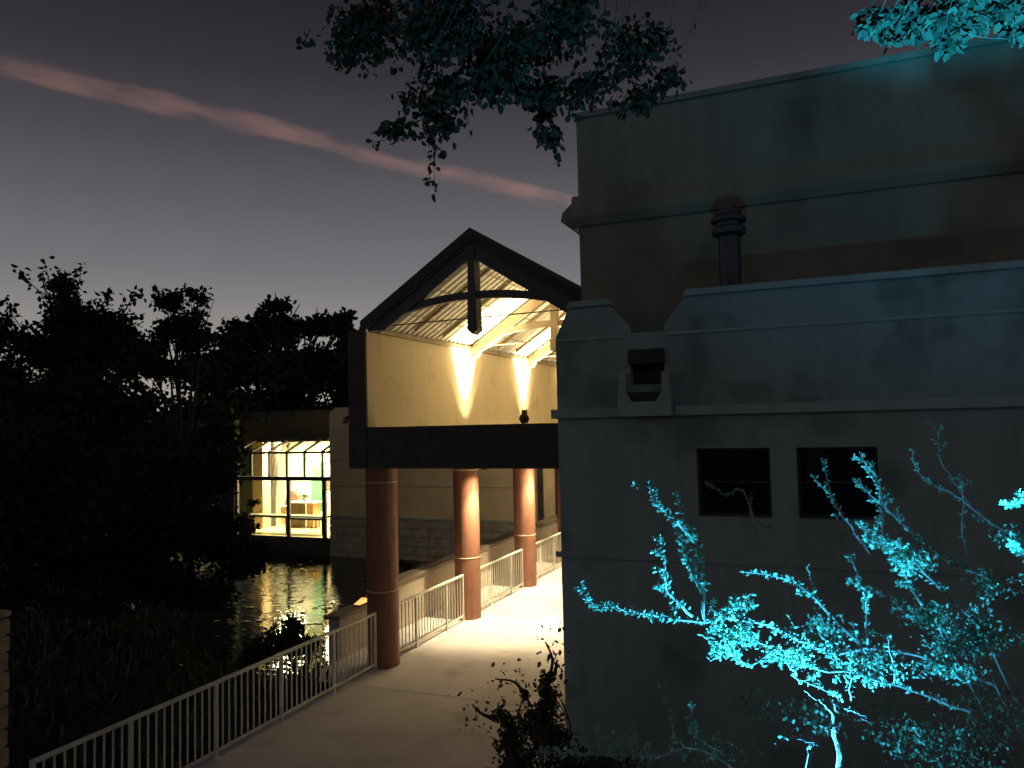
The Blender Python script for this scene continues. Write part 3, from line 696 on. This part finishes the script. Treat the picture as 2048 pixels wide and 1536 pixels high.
# ------------------------------------------------------------------ trees and shrubs
def tree(name, label, base, clumps, D, nleaf, size, m='leaf_dark', group=None, shoots=(), trunk_r=.2, cat='tree', kindleaf='crown'):
    bx, by = base; bp_ = at(bx, by, D); gz = float(ground_z(bp_[0], bp_[1])); bp_[2] = gz
    t = thing(name, label, cat, tuple(bp_), group)
    allp = []; tot = sum(c[2]*c[3]*(c[4] if len(c) > 4 else 1) for c in clumps)
    cs = []
    for c in clumps:
        x, y, rx, ry = c[:4]; w = c[4] if len(c) > 4 else 1
        p = at(x, y, D + random.uniform(-.03, .05)*D); a = rx*D/FPX; h = ry*D/FPX
        n = int(nleaf*rx*ry*w/tot); allp.append(cloud(p, (a, a*.9, h), n, max(6, int(14*rx/80)))); cs.append((p, a, h))
    wb = MB(); top = np.mean([p for p, _, _ in cs], axis=0); fork = bp_*.45 + top*.55; fork[0] = bp_[0]*.6+top[0]*.4; fork[1] = bp_[1]*.6+top[1]*.4
    wb.tube(clean([bp_-np.array([0, 0, .2]), bp_*.7+fork*.3+rng.normal(size=3)*.08, fork]), [trunk_r*(1-.05*i) for i in range(9)], 8)
    for p, a, h in cs:
        q = clean([fork, (fork+p)/2+np.array([0, 0, .12*h])+rng.normal(size=3)*.1, p])
        wb.tube(q, [trunk_r*.5*(1-.09*i) for i in range(9)], 6)
        for _ in range(4):
            e = p + rng.normal(size=3)*np.array([a, a, h])*.6
            wb.tube(clean([q[5], (np.array(q[5])+e)/2+rng.normal(size=3)*.1, e]), [trunk_r*.18*(1-.08*i) for i in range(9)], 5)
    for sh in shoots:
        pts = clean([at(x, y, D) for x, y in sh]); wb.tube(pts, [.022*(1-.8*i/len(pts)) for i in range(len(pts))], 5)
        n = 10*len(sh); idx = rng.integers(len(pts)//4, len(pts), n)
        allp.append(np.array([np.array(pts[i]) for i in idx])+rng.normal(size=(n, 3))*.09)
    wb.build('trunk', 'bark_dark', t, smooth=True)
    P = np.concatenate(allp); leaf_obj(kindleaf, leaf_arrays(P, rnd_dirs(len(P), (0, 0, -.2)), rng.uniform(.6, 1.25, len(P))*size, .55), m, t)
    return t
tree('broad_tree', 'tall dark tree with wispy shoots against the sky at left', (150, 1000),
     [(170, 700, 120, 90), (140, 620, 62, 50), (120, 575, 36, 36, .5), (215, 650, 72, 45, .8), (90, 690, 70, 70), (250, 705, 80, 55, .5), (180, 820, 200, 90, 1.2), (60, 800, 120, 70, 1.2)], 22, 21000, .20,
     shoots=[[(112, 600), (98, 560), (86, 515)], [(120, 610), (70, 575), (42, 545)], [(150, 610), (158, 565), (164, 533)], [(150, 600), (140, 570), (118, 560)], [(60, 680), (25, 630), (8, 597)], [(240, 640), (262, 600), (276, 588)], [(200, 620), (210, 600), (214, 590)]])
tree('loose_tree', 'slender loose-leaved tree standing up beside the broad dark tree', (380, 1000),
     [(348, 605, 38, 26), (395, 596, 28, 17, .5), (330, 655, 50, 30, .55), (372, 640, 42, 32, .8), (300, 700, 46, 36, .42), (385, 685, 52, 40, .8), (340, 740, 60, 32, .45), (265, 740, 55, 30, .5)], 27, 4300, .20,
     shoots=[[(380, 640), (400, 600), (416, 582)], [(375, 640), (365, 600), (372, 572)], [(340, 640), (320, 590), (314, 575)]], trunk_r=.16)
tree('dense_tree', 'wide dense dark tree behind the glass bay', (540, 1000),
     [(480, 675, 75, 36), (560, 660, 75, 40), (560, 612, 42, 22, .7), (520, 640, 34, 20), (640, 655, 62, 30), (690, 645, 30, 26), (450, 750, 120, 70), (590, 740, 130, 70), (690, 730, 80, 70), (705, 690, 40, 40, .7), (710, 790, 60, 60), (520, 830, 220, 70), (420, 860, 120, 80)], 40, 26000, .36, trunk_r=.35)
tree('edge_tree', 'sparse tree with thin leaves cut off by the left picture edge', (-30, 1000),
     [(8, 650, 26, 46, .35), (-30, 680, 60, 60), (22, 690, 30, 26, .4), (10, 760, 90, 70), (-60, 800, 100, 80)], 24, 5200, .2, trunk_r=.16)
sh = [('pond_shrub', 'large black shrub mass at the left end of the pond', (90, 1230), [(90, 930, 150, 120), (60, 1060, 160, 120), (200, 1000, 120, 120), (180, 1130, 140, 70), (30, 1180, 110, 50), (170, 1195, 130, 45)], 17, 15000, .17),
      ('pond_shrub', 'dark rounded shrub in the middle of the pond bank', (300, 1210), [(300, 930, 120, 110), (330, 1050, 120, 100), (260, 1130, 110, 60), (330, 1165, 120, 45), (400, 1195, 80, 30)], 18.5, 11500, .17),
      ('pond_shrub', 'dark shrub whose twigs overlap the lit glass bay', (440, 1190), [(430, 960, 60, 90), (430, 1070, 80, 80), (490, 1052, 34, 22, .7), (505, 1005, 18, 9, .5), (500, 1100, 45, 45), (470, 1130, 70, 50)], 20, 7000, .13),
      ('pond_shrub', 'low dark shrub in front of the golden reflection', (600, 1330), [(590, 1250, 42, 26), (560, 1285, 60, 36), (610, 1290, 50, 30), (520, 1310, 60, 30)], 17.2, 3200, .10)]
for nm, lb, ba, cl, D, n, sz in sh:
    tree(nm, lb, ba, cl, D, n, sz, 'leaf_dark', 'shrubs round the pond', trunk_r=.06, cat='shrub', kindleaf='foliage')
tree('bank_hedge', 'dark hedge filling the far bank below the trees', (300, 1050), [(120, 880, 230, 80), (330, 900, 150, 70), (430, 900, 70, 110), (40, 960, 130, 130), (240, 980, 230, 90)], 29, 16000, .30, trunk_r=.1, cat='hedge', kindleaf='foliage')
tree('ledge_plant', 'small green plant lit behind the low wall between the columns', (830, 1150), [(822, 1134, 22, 12), (838, 1142, 20, 10), (808, 1128, 12, 10)], 19.5, 420, .10, 'leaf_shrub', trunk_r=.03, cat='plant', kindleaf='foliage')

# dark bush between the walkway and the corner of the building
tree('corner_bush', 'dark leafy bush silhouetted on the pale walkway at the building corner', (1075, 1700),
     [(1090, 1400, 34, 38, .8), (1075, 1440, 48, 34), (1100, 1355, 20, 22, .5), (1050, 1385, 15, 18, .6), (1000, 1430, 34, 18, .6), (1020, 1470, 46, 40), (1100, 1480, 70, 50), (1030, 1530, 60, 40), (1150, 1540, 90, 50), (1240, 1560, 90, 50)], 7.6, 5200, .058, 'leaf_shrub',
     shoots=[[(1095, 1370), (1105, 1320), (1090, 1283)], [(1055, 1400), (1030, 1365), (990, 1358)], [(990, 1440), (960, 1425), (944, 1408)], [(1110, 1350), (1114, 1320)]], trunk_r=.03, cat='bush', kindleaf='foliage')

# grass on the left bank, floating leaves on the pond
n = 9000; gx = rng.uniform(-22, -8.4, n); gy = rng.uniform(4.5, 16.5, n); gz = ground_z(gx, gy); ok = (gz > ZW+.03) & ((gx < -9.5) | (gy < 12)); gx, gy, gz = gx[ok], gy[ok], gz[ok]
d = rnd_dirs(len(gx), (0, 0, 2.6)); d[:, 2] = np.abs(d[:, 2])
leaf_obj('grass', leaf_arrays(np.stack([gx, gy, gz-.02], -1), d, rng.uniform(.15, .5, len(gx)), .07), 'grass_blade')
n = 900; lx = []; 
for _ in range(26):
    c = (rng.uniform(-30, -13), rng.uniform(16, 27.5)); k = 26
    lx.append(np.stack([c[0]+rng.normal(size=k)*1.1, c[1]+rng.normal(size=k)*.7, np.full(k, ZW+.012)], -1))
P = np.concatenate(lx); P = P[(P[:, 0] < -11.5)]
b = MB()
for p in P:
    r_ = random.uniform(.06, .15); k = 7; a0 = random.uniform(0, 6); z_ = p[2]+random.uniform(0, .02)
    b.poly([(p[0]+r_*cos(a0+6.0*i/k), p[1]+r_*sin(a0+6.0*i/k), z_+random.uniform(-.004, .006)) for i in range(k)]+[(p[0], p[1], z_)])
tag(b.build('floating_leaves', 'lily'), kind='stuff')

# ------------------------------------------------------------------ cyan-lit thorny bush at right
def in3(pts, D0, D1):
    n = len(pts); return [at(x, y, D0+(D1-D0)*i/(n-1)) for i, (x, y) in enumerate(pts)]
BR = [  # (polyline by bearing, start distance, end distance, base radius px, leafiness)
 ([(1990, 1370), (1840, 1312), (1742, 1298), (1685, 1305), (1647, 1300), (1614, 1286), (1553, 1258), (1519, 1246), (1458, 1237), (1411, 1243), (1335, 1237), (1293, 1227), (1236, 1215), (1186, 1208), (1158, 1177)], 3.4, 3.0, 5, 1.0),
 ([(1408, 1243), (1404, 1180), (1401, 1132), (1394, 1085), (1373, 1062), (1345, 1038), (1312, 1005), (1297, 969)], 3.05, 3.0, 5, 1.3),
 ([(1385, 1232), (1345, 1194), (1330, 1156), (1326, 1114), (1318, 1076)], 3.05, 2.95, 4, 1.0),
 ([(1411, 1246), (1440, 1230), (1468, 1218), (1500, 1189)], 3.05, 2.9, 4.5, 1.5),
 ([(1400, 1180), (1375, 1130), (1362, 1090), (1365, 1060)], 3.05, 3.1, 2.5, 1.2),
 ([(1720, 1290), (1647, 1218), (1614, 1182), (1586, 1163), (1543, 1151), (1482, 1144)], 3.7, 3.6, 3.5, .8),
 ([(1880, 1260), (1827, 1185), (1810, 1151), (1789, 1104), (1756, 1071), (1716, 1045)], 3.5, 3.2, 5, 1.6),
 ([(1960, 1250), (1880, 1180), (1836, 1130), (1808, 1099), (1780, 1085), (1745, 1090)], 3.5, 3.2, 4, 1.5),
 ([(2120, 1220), (2006, 1170), (1931, 1137), (1893, 1118), (1836, 1076), (1794, 1028)], 3.8, 3.6, 4, .9),
 ([(1790, 1110), (1763, 1052), (1765, 1019), (1760, 976), (1742, 943), (1718, 906)], 3.6, 3.8, 3.5, 1.0),
 ([(1830, 1070), (1775, 1019), (1742, 991), (1711, 962)], 3.7, 3.8, 2.6, .9),
 ([(1740, 1110), (1704, 1057), (1668, 1010), (1654, 962), (1649, 917)], 4.0, 4.2, 2.4, .7),
 ([(2100, 1120), (2035, 1076), (1978, 1043), (1931, 1005), (1902, 986), (1860, 967), (1831, 934), (1824, 898)], 4.4, 4.5, 3, .6),
 ([(1940, 1010), (1905, 960), (1881, 920), (1879, 895), (1872, 860), (1850, 842)], 4.8, 4.9, 2.2, .5),
 ([(1935, 1120), (1925, 1060), (1925, 1000), (1920, 950)], 4.6, 4.6, 2, .5),
 ([(1830, 1240), (1775, 1194), (1732, 1180), (1699, 1163)], 3.5, 3.4, 3, 1.2),
 ([(1735, 1300), (1732, 1240), (1735, 1190)], 3.4, 3.3, 3, 1.0),
 ([(2110, 1130), (2048, 1156), (1992, 1180), (1954, 1218)], 3.3, 3.1, 6, .5),
 ([(2100, 1330), (1990, 1232), (1978, 1270), (1931, 1303), (1890, 1295)], 3.6, 3.4, 3.5, .7),
 ([(1686, 1600), (1676, 1488), (1669, 1463), (1671, 1446), (1659, 1419), (1639, 1399), (1609, 1383)], 2.7, 2.6, 9, 0),
 ([(1671, 1446), (1691, 1433), (1719, 1436), (1746, 1445), (1771, 1443)], 2.65, 2.6, 5.5, .05),
 ([(1680, 1425), (1664, 1405), (1700, 1420), (1735, 1434)], 2.7, 2.7, 3.5, .15),
 ([(1671, 1446), (1662, 1458), (1656, 1468)], 2.65, 2.6, 6, 0),
 ([(1612, 1610), (1618, 1520), (1623, 1490), (1637, 1488)], 2.6, 2.5, 7, 0),
 ([(1640, 1489), (1612, 1480), (1581, 1473), (1562, 1478), (1550, 1489)], 2.5, 2.45, 5, .1),
 ([(1560, 1600), (1400, 1500), (1310, 1516), (1278, 1511), (1249, 1507), (1164, 1509), (1112, 1504), (1081, 1499)], 3.4, 3.4, 4, .9),
 ([(1249, 1507), (1230, 1489), (1212, 1477), (1195, 1450)], 3.4, 3.4, 3.2, .7),
 ([(1278, 1511), (1271, 1480), (1271, 1450)], 3.4, 3.4, 3.2, .4),
 ([(1345, 1510), (1344, 1446), (1337, 1421), (1325, 1382), (1310, 1355), (1304, 1325)], 3.9, 3.9, 3, .7),
 ([(1440, 1505), (1400, 1480), (1380, 1455), (1372, 1440)], 3.4, 3.4, 3, 1.0),
 ([(1937, 1424), (1863, 1394), (1788, 1369), (1714, 1349), (1609, 1333), (1577, 1314), (1500, 1275), (1430, 1250)], 3.3, 3.1, 4.5, 1.0),
 ([(1791, 1364), (1783, 1314), (1776, 1272)], 3.2, 3.1, 2.5, .3),
 ([(1700, 1400), (1702, 1360), (1704, 1320)], 3.1, 3.1, 2.5, .5),
 ([(2120, 1430), (2010, 1385), (1900, 1350), (1860, 1340)], 3.6, 3.5, 3, .5),
 ([(1560, 1290), (1500, 1330), (1455, 1300), (1400, 1270)], 3.1, 3.0, 2.5, 1.0),
 ([(1620, 1310), (1585, 1350), (1640, 1375), (1680, 1390)], 3.05, 3.0, 2.2, .9),
 ([(1500, 1250), (1470, 1290), (1420, 1290)], 3.05, 3.0, 2.2, 1.2),
 ([(1560, 1400), (1500, 1010), (1450, 990), (1408, 960)], 5.6, 5.9, 1.8, .35),
 ([(1600, 1300), (1560, 1080), (1510, 1040), (1500, 985)], 5.6, 5.9, 1.8, .3),
 ([(2140, 1110), (2060, 1000), (2030, 1008), (2005, 1010)], 3.0, 2.9, 5, .8),
 ([(2100, 1200), (2048, 1110), (2030, 1090)], 3.2, 3.1, 3, 1.3),
]
root = at(2420, 1720, 3.9); root[2] = float(ground_z(root[0], root[1]))
cb = thing('thorny_bush', 'cyan lit thorny bush with small paired leaves in front of the stucco wall', 'bush', tuple(root))
bb = MB(); LC = []; LD = []; LS = []
def dress(P, D, leafy):
    Ln = sum((P[i+1]-P[i]).length for i in range(len(P)-1)); n = int(Ln/.0058*leafy)
    for _ in range(n):
        t = (random.random()**.8)*(len(P)-1.001); i = int(t); p = P[i].lerp(P[i+1], t-i)
        dr = (P[i+1]-P[i]).normalized()
        side = Vector(rng.normal(size=3)); side = (side - dr*side.dot(dr)).normalized()
        q = (dr*random.uniform(.0, .8) + side + Vector((0, 0, .25))).normalized()
        LC.append(np.array(p + q*.004)); LD.append(np.array(q)); LS.append(random.uniform(.010, .026))
for pts, D0, D1, rpx, leafy in BR:
    P = clean(in3(pts, D0, D1), 4); r0 = rpx*D0/FPX*.85; n = len(P)
    P = [p + Vector(rng.normal(size=3))*.003 for p in P]
    bb.tube(P, [max(.0014, r0*(1-.75*i/(n-1))) for i in range(n)], 6)
    if leafy: dress(P, D0, leafy)
    for _ in range(int(n*.06*leafy*(leafy >= .7)+.5)):                    # arching sub-branches
        i = random.randrange(2, n-1); dr = (P[i]-P[i-2]).normalized(); s = Vector(rng.normal(size=3)); s = (s-dr*s.dot(dr)).normalized(); ln = random.uniform(.05, .14)
        w = (dr*.7+s*.8+Vector((0, 0, .35))).normalized(); q = clean([P[i], P[i]+w*ln*.5, P[i]+w*ln+Vector((0, 0, .12*ln))+dr*.2*ln], 4)
        bb.tube(q, [.0026*(1-.6*j/len(q)) for j in range(len(q))], 5); dress(q, D0, leafy*.95)
    # side twigs with leaf tufts, and thorns
    for _ in range(int(n*.30*min(1, leafy*1.3))):
        i = random.randrange(1, n-1); dr = (P[i+1]-P[i-1]).normalized(); s = Vector(rng.normal(size=3)); s = (s-dr*s.dot(dr)).normalized()
        e = P[i] + (s+dr*.6+Vector((0, 0, .2)))*random.uniform(.02, .06); tw = [P[i], (P[i]+e)/2+s*.008, e]
        bb.tube(tw, [.0016, .0013, .0008], 4); dress(tw, D0, leafy*1.6)
    for _ in range(int(n*.8)):
        i = random.randrange(1, n-1); dr = (P[i+1]-P[i-1]).normalized(); s = Vector(rng.normal(size=3)); s = (s-dr*s.dot(dr)).normalized()
        bb.tube([P[i], P[i]+s*.018], [.0013, .0003], 4)
# stems from the root to the outer branches
for (x, y, D) in ((1990, 1370, 3.4), (1880, 1260, 3.5), (1960, 1250, 3.5), (1937, 1424, 3.3), (2100, 1330, 3.6), (2120, 1220, 3.8), (2110, 1130, 3.3), (2120, 1430, 3.6)):
    e = at(x, y, D); q = clean([root-np.array([0, 0, .1]), (root*.55+e*.45)+rng.normal(size=3)*.06+np.array([0, 0, -.1]), e]); bb.tube(q, [.011*(1-.07*i) for i in range(9)], 6)
bb.build('branches', 'bark', cb, smooth=True)
# inner mass of leaves
for (x, y, rx, ry, D, n) in ((1950, 1270, 85, 60, 3.5, 620), (1860, 1220, 60, 40, 3.5, 340), (1480, 1270, 80, 24, 3.05, 170), (1600, 1310, 80, 26, 3.1, 200), (1980, 1180, 60, 30, 3.6, 160), (1800, 1420, 170, 60, 3.9, 240), (1960, 1400, 120, 70, 3.9, 240), (1650, 1250, 60, 30, 3.7, 160), (1500, 1400, 140, 60, 4.2, 240), (1430, 1490, 90, 24, 3.6, 130), (1900, 1500, 170, 60, 3.2, 160), (2020, 1080, 40, 40, 3.4, 90), (1820, 1130, 60, 45, 3.3, 260), (1900, 1330, 120, 40, 3.35, 260), (1760, 1340, 100, 36, 3.2, 200), (1990, 1440, 110, 60, 3.4, 200), (1620, 1420, 110, 50, 3.5, 150), (1860, 1480, 140, 40, 3.3, 160)):
    p = at(x, y, D); n = int(n*1.6); c = cloud(p, (rx*D/FPX, .22, ry*D/FPX), n, 9); LC += list(c); LD += list(rnd_dirs(n, (0, 0, .3))); LS += list(rng.uniform(.010, .027, n))
LC = np.array(LC); LD = np.array(LD); LS = np.array(LS)
dist = (LC-CAM) @ FW; order = np.argsort(-(LS/dist)); big = order[:300]; rest = order[300:]
leaf_parts(leaf_proto('leaf', 'leaf_bush', .55), LC[big], LD[big], LS[big], cb)
leaf_obj('foliage', leaf_arrays(LC[rest], LD[rest], LS[rest], .55), 'leaf_bush', cb)

# cyan landscape spotlight on a stake in the bank below the bush
lp = at(1480, 1640, 2.9); lz = float(ground_z(lp[0], lp[1]))
ls = thing('landscape_spotlight', 'cyan landscape spotlight on a stake below the thorny bush', 'spotlight', (lp[0], lp[1], lz))
aim = at(1640, 1100, 2.82); dv = Vector(aim-lp).normalized(); LPv = Vector(lp)
MB().tube([(lp[0], lp[1], lz-.1), tuple(LPv-dv*.09)], .012, 8).build('stake', 'fixture', ls)
MB().tube([tuple(LPv-dv*.13), tuple(LPv-dv*.10), tuple(LPv)], [.03, .045, .05], 16, caps=False).build('housing', 'fixture', ls, smooth=True)
MB().tube([tuple(LPv-dv*.03), tuple(LPv-dv*.025)], .043, 16).build('lens', 'lens_cyan', ls)
spot('cyan_beam', tuple(LPv+dv*.01), tuple(aim), 760, 158, 1.0, (.05, .53, 1.0), .03, ls)
tp = np.array([.5, 2.0, 0]); tp[2] = float(ground_z(.5, 2.0)) + .2
tl = thing('tree_uplight', 'cyan uplight at the foot of the overhanging tree', 'spotlight', (tp[0], tp[1], tp[2]-.25))
aim = at(1970, 0, 5.0); dv = Vector(aim-tp).normalized(); TV = Vector(tp)
MB().tube([(tp[0], tp[1], tp[2]-.35), tuple(TV-dv*.09)], .012, 8).build('stake', 'fixture', tl)
MB().tube([tuple(TV-dv*.13), tuple(TV-dv*.10), tuple(TV)], [.03, .045, .05], 16, caps=False).build('housing', 'fixture', tl, smooth=True)
MB().tube([tuple(TV-dv*.03), tuple(TV-dv*.025)], .043, 16).build('lens', 'lens_cyan', tl)
spot('cyan_tree_beam', tuple(TV+dv*.01), tuple(aim), 13000, 34, .9, (.02, .55, 1.0), .03, tl)

# ------------------------------------------------------------------ overhanging tree above the camera
tb = np.array([2.6, -1.6, float(ground_z(2.6, -1.6))])
ot = thing('overhanging_tree', 'leafy branches hanging into the top of the view over the gable and roof', 'tree', tuple(tb))
wb = MB(); forkp = np.array([2.3, -.9, 6.4])
wb.tube(clean([tb-np.array([0, 0, .2]), [2.5, -1.4, 4.6], forkp]), [.26-.012*i for i in range(9)], 10)
OC = []; OD = []; OS = []
def limb(end, r, mid=None):
    e = np.array(end); mm = (forkp+e)/2+np.array([0, 0, .7]) if mid is None else np.array(mid)
    q = clean([forkp, mm, e], 6); wb.tube(q, [r*(1-.85*i/(len(q)-1)) for i in range(len(q))], 7); return q
def canopy(x, y, rx, ry, D, n, nsub=10, sp=.42):
    n = int(n*1.7); p = at(x, y, D); c = cloud(p, (rx*D/FPX*1.12, rx*D/FPX*.8, ry*D/FPX*1.12), n, nsub, sp)
    OC.extend(c); OD.extend(rnd_dirs(n, (0, 0, -.9))); OS.extend(rng.uniform(.045, .09, n))
    return p
def twigto(a, e, r=.0045):
    q = clean([a, (np.array(a)+e)/2+rng.normal(size=3)*.12, e]); wb.tube(q, [r*(1-.1*i) for i in range(9)], 5)
L1 = limb(at(960, -90, 6.2), .12); L2 = limb(at(1230, -60, 6.6), .1); L3 = limb(at(1880, -40, 5.0), .09); L4 = limb(at(760, -40, 6.4), .08)
for (x, y, rx, ry, D, n, lb) in ((760, 40, 110, 70, 6.4, 420, L4), (700, 90, 60, 42, 6.5, 120, L4), (880, 60, 140, 80, 6.2, 560, L1), (1010, 90, 120, 80, 6.0, 520, L1), (1150, 70, 130, 90, 6.5, 520, L2), (1260, 110, 90, 80, 6.7, 330, L2),
        (860, 190, 90, 60, 6.3, 330, L1), (1000, 170, 80, 50, 6.1, 260, L1), (1090, 190, 60, 60, 6.4, 230, L2), (1170, 190, 60, 50, 6.6, 180, L2), (1290, 190, 70, 28, 6.8, 130, L2), (790, 255, 50, 16, 6.3, 46, L1), (1100, 265, 30, 30, 6.4, 60, L2), (880, 250, 40, 34, 6.3, 80, L1), (1340, 150, 50, 26, 6.8, 60, L2)):
    p = canopy(x, y, rx, ry, D, n)
    for _ in range(2): twigto(lb[random.randrange(4, len(lb))], p + rng.normal(size=3)*np.array([rx, rx, ry])*D/FPX*.5)
for strand, n in (([(868, 230), (870, 300), (868, 345), (874, 388)], 34), ([(1105, 240), (1112, 290), (1118, 322)], 22), ([(860, 275), (800, 275), (745, 285)], 20), ([(1070, 230), (1080, 280)], 12), ([(935, 180), (936, 250)], 10), ([(620, 60), (606, 90)], 6)):
    q = clean(in3(strand, 6.3, 6.2)); wb.tube(q, [.005*(1-.06*i) for i in range(len(q))], 4)
    for _ in range(n):
        p = np.array(q[random.randrange(1, len(q))]) + rng.normal(size=3)*.025; OC.append(p); OD.append(rng.normal(size=3)+np.array([0, 0, -.8])); OS.append(random.uniform(.05, .09))
for (x, y, rx, ry, D, n) in ((1745, 40, 50, 26, 5.0, 90), (1800, 40, 60, 32, 5.0, 130), (1870, 40, 80, 36, 4.9, 190), (1960, 20, 90, 40, 4.8, 240), (2050, 30, 60, 40, 4.8, 120), (1895, 85, 30, 20, 4.9, 46), (2040, 60, 30, 18, 4.8, 30), (1775, 82, 16, 12, 5.0, 12), (1960, -60, 160, 60, 4.9, 300)):
    p = canopy(x, y, rx, ry, D, n)
    for _ in range(2): twigto(L3[random.randrange(6, len(L3))], p + rng.normal(size=3)*np.array([rx, rx, ry])*D/FPX*.5)
wb.build('trunk', 'bark_dark', ot, smooth=True)
OC = np.array(OC); OD = np.array(OD); OS = np.array(OS)
dist = (OC-CAM) @ FW; xx = 1024+FPX*((OC-CAM) @ RT)/dist; yy = 768-FPX*((OC-CAM) @ UP)/dist
vis = (xx > 0) & (xx < 2048) & (yy > 0); score = np.where(vis, OS/dist + .004*(xx > 1650), -1)
order = np.argsort(-score); big = order[:300]; rest = order[300:]
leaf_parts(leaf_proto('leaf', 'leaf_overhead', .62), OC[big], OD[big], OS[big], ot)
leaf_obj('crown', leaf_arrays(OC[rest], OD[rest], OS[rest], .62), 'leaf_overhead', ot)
